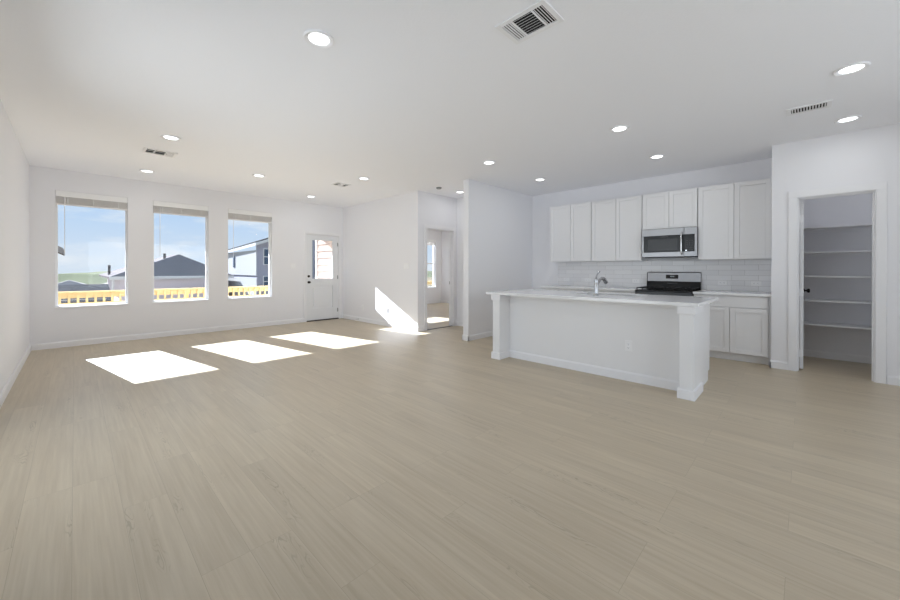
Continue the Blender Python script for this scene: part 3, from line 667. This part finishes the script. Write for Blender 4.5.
for yy, lab in ((3.346, 'horizontal white outlet on the backsplash, leftmost one'), (2.918, 'horizontal white outlet on the backsplash left of the faucet, second from left'), (2.075, 'horizontal white outlet on the backsplash just left of the range'), (0.868, 'horizontal white outlet on the backsplash just right of the range'), (0.482, 'horizontal white outlet on the backsplash beside the pantry wall')):
    plate('power_outlet', (XT, yy, 1.03), ('x', -1), 0.116, 0.072, lab, 'outlet', 'outlet')
r = thing('door_stop', (XA-BT, 7.568, 0.05), 'small white spring door stop on the alcove baseboard', 'door stop')
MB().lathe((XA-BT, 7.568, 0.05), [(0.012, 0), (0.012, 0.004), (0.006, 0.006), (0.006, 0.060)], (-1, 0, 0), 14).build('spring', 'hinge_nickel', r, smooth=True)
MB().lathe((XA-BT-0.060, 7.568, 0.05), [(0.008, 0), (0.009, 0.003), (0.009, 0.014), (0.003, 0.016)], (-1, 0, 0), 14).build('rubber_tip', 'rubber', r, smooth=True)

# ------------------------------------------------------------------ ceiling fixtures
lights = [(1.616, 2.342, 'recessed ceiling light closest to the viewer, left of the large vent'),
          (1.262, 5.351, 'recessed ceiling light just in front of the three-part vent near the left wall'),
          (1.268, 7.448, 'recessed ceiling light above the left window, behind the three-part vent'),
          (2.595, 6.466, 'recessed ceiling light in the middle of the living area ceiling'),
          (3.975, 7.528, 'recessed ceiling light nearest the patio door'),
          (3.909, 5.386, 'recessed ceiling light just right of the small square vent'),
          (4.653, 3.276, 'recessed ceiling light over the far left end of the island'),
          (6.049, 3.260, 'recessed ceiling light in the kitchen corner near the end wall'),
          (4.641, 1.457, 'recessed ceiling light over the near right end of the island'),
          (6.026, 1.446, 'recessed ceiling light in front of the microwave cabinets'),
          (4.638, -0.259, 'recessed ceiling light nearer of the two at the upper right edge'),
          (6.006, -0.321, 'recessed ceiling light above the pantry doorway'),
          (5.840, 4.937, 'recessed ceiling light in the hall before the bedroom doorway')]
proto = None
for x_, y_, lab in lights:
    if proto is None:
        proto = r = thing('recessed_light', (x_, y_, H), lab, 'ceiling light', 'round recessed ceiling lights')
        MB().lathe((x_, y_, H), [(0.066, -0.0005), (0.097, -0.0005), (0.097, -0.009), (0.092, -0.013), (0.072, -0.009), (0.066, -0.004)], (0, 0, 1), 48, True).build('trim_ring', 'vent_white', r, smooth=True)
        MB().lathe((x_, y_, H), [(0.0655, -0.0005), (0.0655, -0.004), (0.046, -0.007), (0.003, -0.009)], (0, 0, 1), 48).build('lens', 'lamp_lens', r, smooth=True)
        ld = bpy.data.lights.new('lamp', 'AREA'); ld.shape = 'DISK'; ld.size = 0.12; ld.energy = LAMP_WATTS; ld.color = (0.95, 0.975, 1.0)
        lo = bpy.data.objects.new('lamp', ld); C.objects.link(lo); lo.parent = r; lo.location = (0, 0, -0.012)
    else:
        c = dup(proto); c.location = (x_, y_, H); c['label'] = lab

def brighter(x_, y_, lab, watts):
    c = dup(proto); c.location = (x_, y_, H); c['label'] = lab
    for ch in c.children:
        if ch.type == 'LIGHT': ch.data = ch.data.copy(); ch.data.energy = watts
brighter(7.6, 7.6, 'added unseen ceiling light brightening the bedroom past the doorway', 6.0)  # out-of-view lamp added to brighten the bedroom
brighter(8.8, 8.3, 'added unseen ceiling light brightening the bedroom near its window', 6.0)  # second added lamp, also unseen, lifting the far bedroom walls
brighter(7.02, -0.45, 'recessed ceiling light inside the pantry', 1.3)

def register(loc, L_, w_, rot, label, secs, flange=0.032, name='air_vent'):
    """ceiling register: long axis local x; secs: list of (u0,u1,'along'|'across')"""
    r = thing(name, loc, label, 'vent', 'white ceiling vents')
    ox, oy, oz = loc
    z0 = oz-0.010
    mb = MB(); fl, fw = L_/2+flange, w_/2+flange
    mb.box(ox-fl, ox-L_/2, oy-fw, oy+fw, z0, oz).box(ox+L_/2, ox+fl, oy-fw, oy+fw, z0, oz).box(ox-L_/2, ox+L_/2, oy-fw, oy-w_/2, z0, oz).box(ox-L_/2, ox+L_/2, oy+w_/2, oy+fw, z0, oz)
    for (u0, u1, k_), (v0, v1, k2) in zip(secs, secs[1:]): mb.box(ox+u1, ox+v0, oy-w_/2, oy+w_/2, z0+0.001, oz)
    mb.build('flange', 'vent_white', r, 0.003)
    MB().box(ox-L_/2, ox+L_/2, oy-w_/2, oy+w_/2, oz-0.0015, oz-0.0003).build('duct_opening', 'vent_dark', r)
    for u0, u1, k_ in secs:
        if k_[0] == 'along':
            n = k_[1]
            for i in range(n):
                v = -w_/2+(i+0.5)*w_/n
                MB().obox((ox+(u0+u1)/2, oy+v, oz-0.0055), ((1, 0, 0), (0, 0.80, 0.6*k_[2]), (0, -0.6*k_[2], 0.80)), ((u1-u0)/2, w_/n*0.24, 0.0008)).build('slat', 'vent_white', r)
        else:
            n = k_[1]
            for i in range(n):
                u = u0+(i+0.5)*(u1-u0)/n
                MB().obox((ox+u, oy, oz-0.0055), ((0.80, 0, 0.6*k_[2]), (0, 1, 0), (-0.6*k_[2], 0, 0.80)), ((u1-u0)/n*0.26, w_/2, 0.0008)).build('slat', 'vent_white', r)
    r.rotation_euler = (0, 0, rot)
    return r
register((2.462, 1.243, H), 0.285, 0.185, PI/2, 'large white three-section ceiling vent near the top of the view', [(-0.1425, -0.078, ('across', 4, 1)), (-0.066, 0.066, ('along', 8, -1)), (0.078, 0.1425, ('across', 4, -1))])
register((1.262, 6.14, H), 0.285, 0.185, 0, 'white three-section ceiling vent near the left wall, between two lights', [(-0.1425, -0.066, ('along', 2, 1)), (-0.05, 0.05, ('along', 2, 1)), (0.066, 0.1425, ('along', 2, -1))])
register((3.86, 6.07, H), 0.22, 0.185, 0, 'small white square ceiling vent near the far corner of the living area', [(-0.11, -0.04, ('along', 2, 1)), (-0.028, 0.028, ('along', 2, -1)), (0.04, 0.11, ('along', 2, 1))])
register((5.36, -0.028, H), 0.245, 0.13, PI/2, 'narrow white ceiling vent near the pantry lights', [(-0.1225, 0.1225, ('across', 12, 1))])
r = thing('smoke_detector', (5.27, 4.953, H), 'small round smoke detector on the hall ceiling', 'smoke detector')
MB().lathe((5.27, 4.953, H), [(0.052, 0), (0.052, -0.012), (0.044, -0.026), (0.02, -0.032), (0.003, -0.032)], (0, 0, 1), 28).build('housing', 'detector_grey', r, smooth=True)
MB().lathe((5.27, 4.953, H), [(0.0525, -0.010), (0.0525, -0.014)], (0, 0, 1), 28).build('sensor_slot', 'slot_dark', r)

# ------------------------------------------------------------------ outside: bedroom wing siding, patio, railing
r = thing('wall_siding', (XA, 9.1, -0.1), 'cream lap siding on the wing outside the patio door', 'siding', kind='structure')
pts = [(XA, -0.1)]; z = -0.1
while z < 2.75: pts += [(XA-0.024, z), (XA-0.006, z+0.182)]; z += 0.182
pts.append((XA, z))
MB().prism(pts, 1, D+0.152, 9.70).build('lap_boards', 'siding_cream', r)
MB().box(XA-0.035, XA, 9.70, 9.80, -0.1, 2.77).box(XA-0.035, XA+0.12, 9.752, 9.80, -0.1, 2.77).build('corner_trim', 'siding_white', r, 0.003)
r = thing('patio_roof', (2.3, 9.5, 2.6), 'white patio roof sheltering the windows outside', 'patio roof', kind='structure')
MB().box(-0.6, XA-0.04, D+0.152, 10.56, 2.64, 2.80).build('soffit', 'siding_white', r)
MB().box(-0.6, XA-0.04, 10.56, 10.60, 2.597, 2.82).build('fascia', 'siding_white', r)
MB().box(-0.55, -0.41, 10.38, 10.52, -0.12, 2.64).build('post', 'siding_white', r)
struct(MB().box(-0.6, XA-0.04, D+0.152, 10.6, -0.22, -0.11).build('trim_patio_slab', 'concrete'), 'concrete patio slab outside the windows', 'patio')
FY = 11.6
r = thing('deck_railing', (4.5, FY, -0.3), 'new yellow lumber railing outside the windows', 'railing')
MB().box(-1.6, 16.0, FY-0.07, FY+0.07, 0.690, 0.728).build('top_rail', 'lumber', r, 0.003)
MB().box(-1.6, 16.0, FY+0.0, FY+0.038, 0.578, 0.689).build('upper_board', 'lumber', r)
MB().box(-1.6, 16.0, FY+0.0, FY+0.038, 0.385, 0.470).build('lower_board', 'lumber', r)
nb = 0; x_ = -0.62
while x_ < 7.6:
    MB().box(x_, x_+0.040, FY-0.038, FY, 0.385, 0.690).build('baluster', 'lumber', r, 0.002); x_ += 0.140
for x_ in (-1.55, 2.52, 4.95, 7.8, 10.5, 13.2, 15.9):
    MB().box(x_-0.045, x_+0.045, FY+0.04, FY+0.13, -0.55, 0.70).build('post', 'lumber', r, 0.003)

# ------------------------------------------------------------------ outside: ground, houses, hills
gx = [-120, -40, -10, 0, 10, 30, 80, 220]; gy = [9.76, 11.0, 14, 18, 24, 40, 80, 200]; gz = [-0.3, -0.38, -0.8, -1.5, -2.0, -2.2, -3.0, -4.0]
V = [(xx, yy, zz) for yy, zz in zip(gy, gz) for xx in gx]; n = len(gx)
Fq = [(j*n+i, j*n+i+1, (j+1)*n+i+1, (j+1)*n+i) for j in range(len(gy)-1) for i in range(n-1)]
struct(MB().poly(V, Fq).build('ground', 'grass', smooth=True), 'dry grass slope outside the windows', 'ground')
mb = MB(); n = 140; ring = []
for i in range(n+1):
    xx = -150+i*5.0
    hh = -0.6+0.9*math.sin(i*0.21)+0.5*math.sin(i*0.57+1)+random.uniform(-0.35, 0.5)
    ring.append((xx, hh))
V = [(xx, 150+random.uniform(-4, 4), -6) for xx, hh in ring] + [(xx, 200+random.uniform(-6, 6), -0.5+hh*0.3+random.uniform(-.3, .3)) for xx, hh in ring] + [(xx, 260+random.uniform(-8, 8), hh) for xx, hh in ring] + [(xx, 330, -6) for xx, hh in ring]
n += 1
mb.poly(V, [(j*n+i, j*n+i+1, (j+1)*n+i+1, (j+1)*n+i) for j in range(3) for i in range(n-1)])
struct(mb.build('hills', 'hill_green'), 'low green wooded hills on the horizon', 'hills')

def hip_roof(mb, x0, x1, y0, y1, ze, xr, ya, yb, zr, t=0.14):
    """eaves rectangle at ze, ridge from (xr,ya) to (xr,yb) at zr"""
    V = [(x0, y0, ze), (x1, y0, ze), (x1, y1, ze), (x0, y1, ze), (xr, ya, zr), (xr, yb, zr)]
    Vb = [(x0, y0, ze-t), (x1, y0, ze-t), (x1, y1, ze-t), (x0, y1, ze-t)]
    mb.poly(V+Vb, [(0, 1, 4), (1, 2, 5, 4), (2, 3, 5), (3, 0, 4, 5), (0, 6, 7, 1), (1, 7, 8, 2), (2, 8, 9, 3), (3, 9, 6, 0), (6, 9, 8, 7)])
    return mb
r = thing('neighbor_house', (6.0, 40, -2.2), 'gray hip-roofed single-storey house behind the railing in the middle window', 'house')
MB().box(2.75, 9.35, 35.5, 50, -2.2, 0.55).build('wall', 'wall_lilac', r)
hip_roof(MB(), 2.15, 9.95, 35.0, 50.5, 0.68, 6.75, 38.8, 46.6, 2.52).build('roof', 'roof_grey', r)
MB().box(2.15, 9.95, 34.96, 35.0, 0.48, 0.70).build('fascia', 'siding_white', r)
MB().tube([(5.75, 38.7, 1.6), (5.75, 38.7, 2.55)], 0.09, 10).build('vent_pipe', 'pipe_dark', r, smooth=True)
MB().tube([(2.40, 40, 0.6), (2.40, 40, 1.55)], 0.08, 10).build('vent_pipe', 'pipe_dark', r, smooth=True)
MB().box(2.30, 2.42, 35.2, 35.32, -2.2, 0.52).build('porch_post', 'siding_white', r)
MB().box(7.9, 8.6, 35.46, 35.5, -1.9, -0.1).build('side_door', 'siding_white', r)

r = thing('two_storey_house', (14, 36, -2.2), 'two-storey white and blue-gray house seen in the right window', 'house')
hx = 10.18; hy = 30.0
MB().box(hx, hx+8, hy, hy+11, -2.2, 2.7).build('wall', 'siding_blue', r)
MB().box(hx-0.06, hx-0.001, hy, hy+11, 0.75, 2.69).build('upper_siding', 'siding_offwhite', r)
MB().box(hx-0.04, hx-0.001, hy, hy+11, -2.2, 0.55).build('lower_siding', 'siding_offwhite', r)
# low roof plane rising to a ridge, white fascia under its edge
def rz(x_, y_): return 3.15+0.38*(x_-9.6)-0.046*(y_-29.6)
rx0, rx1, ry0, ry1 = 9.95, 14.2, 29.6, 41.2
def slab(dz0, dz1, x0_, x1_, y0_, y1_):
    P = [(x0_, y0_), (x1_, y0_), (x1_, y1_), (x0_, y1_)]
    return MB().poly([(a_, b_, rz(a_, b_)+dz1) for a_, b_ in P]+[(a_, b_, rz(a_, b_)+dz0) for a_, b_ in P], [(0, 1, 2, 3), (4, 7, 6, 5), (0, 4, 5, 1), (1, 5, 6, 2), (2, 6, 7, 3), (3, 7, 4, 0)])
slab(-0.05, 0.02, rx0, rx1, ry0, ry1).build('roof', 'roof_dark', r)
MB().poly([(rx1, ry0, rz(rx1, ry0)), (18.8, ry0, 3.15), (18.8, ry1, 2.6), (rx1, ry1, rz(rx1, ry1)), (rx1, ry0, rz(rx1, ry0)-.15), (18.8, ry0, 3.0), (18.8, ry1, 2.45), (rx1, ry1, rz(rx1, ry1)-.15)], [(0, 1, 2, 3), (4, 7, 6, 5), (0, 4, 5, 1), (1, 5, 6, 2), (2, 6, 7, 3), (3, 7, 4, 0)]).build('roof', 'roof_dark', r)
slab(-0.27, -0.06, rx0, rx1, ry0, ry0+0.05).build('rake_board', 'siding_white', r)
slab(-0.27, -0.06, rx0, rx0+0.05, ry0+0.05, ry1).build('gutter', 'siding_white', r)
MB().prism([(hx, 2.7), (hx+8, 2.7), (hx+8, 3.1), (hx+4, 4.72), (hx, 3.2)], 1, hy+0.02, hy+0.2).build('gable', 'siding_blue', r)
def house_window(xa, xb, za, zb):
    f = MB().box(xa-0.06, xb+0.06, hy-0.05, hy-0.001, za-0.06, zb+0.06).build('window_frame', 'siding_white', r)
    MB().box(xa, xb, hy-0.06, hy-0.05, (za+zb)/2+0.03, zb).box(xa, xb, hy-0.06, hy-0.05, za, (za+zb)/2-0.03).build('pane', 'glass_dark', f)
house_window(10.68, 11.35, 1.62, 2.78); house_window(10.66, 11.35, -0.1, 0.66); house_window(13.5, 14.4, 1.62, 2.78)
MB().box(hx-0.10, hx-0.061, hy+5.3, hy+5.7, 1.4, 2.4).build('side_window', 'glass_dark', r)

r = thing('neighbor_house', (-4.6, 23, -1.7), 'house whose gray eave pokes in at the left edge of the left window', 'house')
MB().box(-9, -0.30, 20.3, 23, -1.8, 2.0).build('wall', 'wall_beige', r)
MB().prism([(0.16, 2.02), (-4.6, 4.9), (-9.4, 2.02), (-9.4, 1.80), (-4.6, 4.6), (0.16, 1.80)], 1, 20.0, 23.3).build('roof', 'roof_pale', r)
MB().prism([(-0.3, 2.0), (-4.6, 4.6), (-9, 2.0)], 1, 20.35, 22.9).build('gable', 'wall_beige', r)

r = thing('garden_shed', (0.7, 26, -2.0), 'low dark-roofed shed behind the railing in the left window', 'shed')
MB().box(-0.6, 1.55, 24.3, 27.0, -2.1, -0.2).build('wall', 'wall_beige', r)
MB().prism([(24.0, -0.28), (27.2, 0.42), (27.2, 0.32), (24.0, -0.38)], 0, -0.8, 1.75).build('roof', 'roof_dark', r)
for x0_, yy, zr_, w_, lab in ((-3.5, 62, -0.15, 7.0, 'distant pale-roofed house left of the green hills'), (3.0, 78, -0.35, 7.5, 'distant pale-roofed house below the middle of the hills'), (-10, 90, -0.4, 9, 'distant pale-roofed house furthest left under the hills')):
    r = thing('distant_house', (x0_+w_/2, yy, -3.2), lab, 'house')
    MB().box(x0_+0.4, x0_+w_-0.4, yy+0.4, yy+7.6, -3.3, -1.6).build('wall', 'wall_lilac', r)
    hip_roof(MB(), x0_, x0_+w_, yy, yy+8, -1.5, x0_+w_/2, yy+3.2, yy+4.8, zr_).build('roof', 'roof_pale', r)
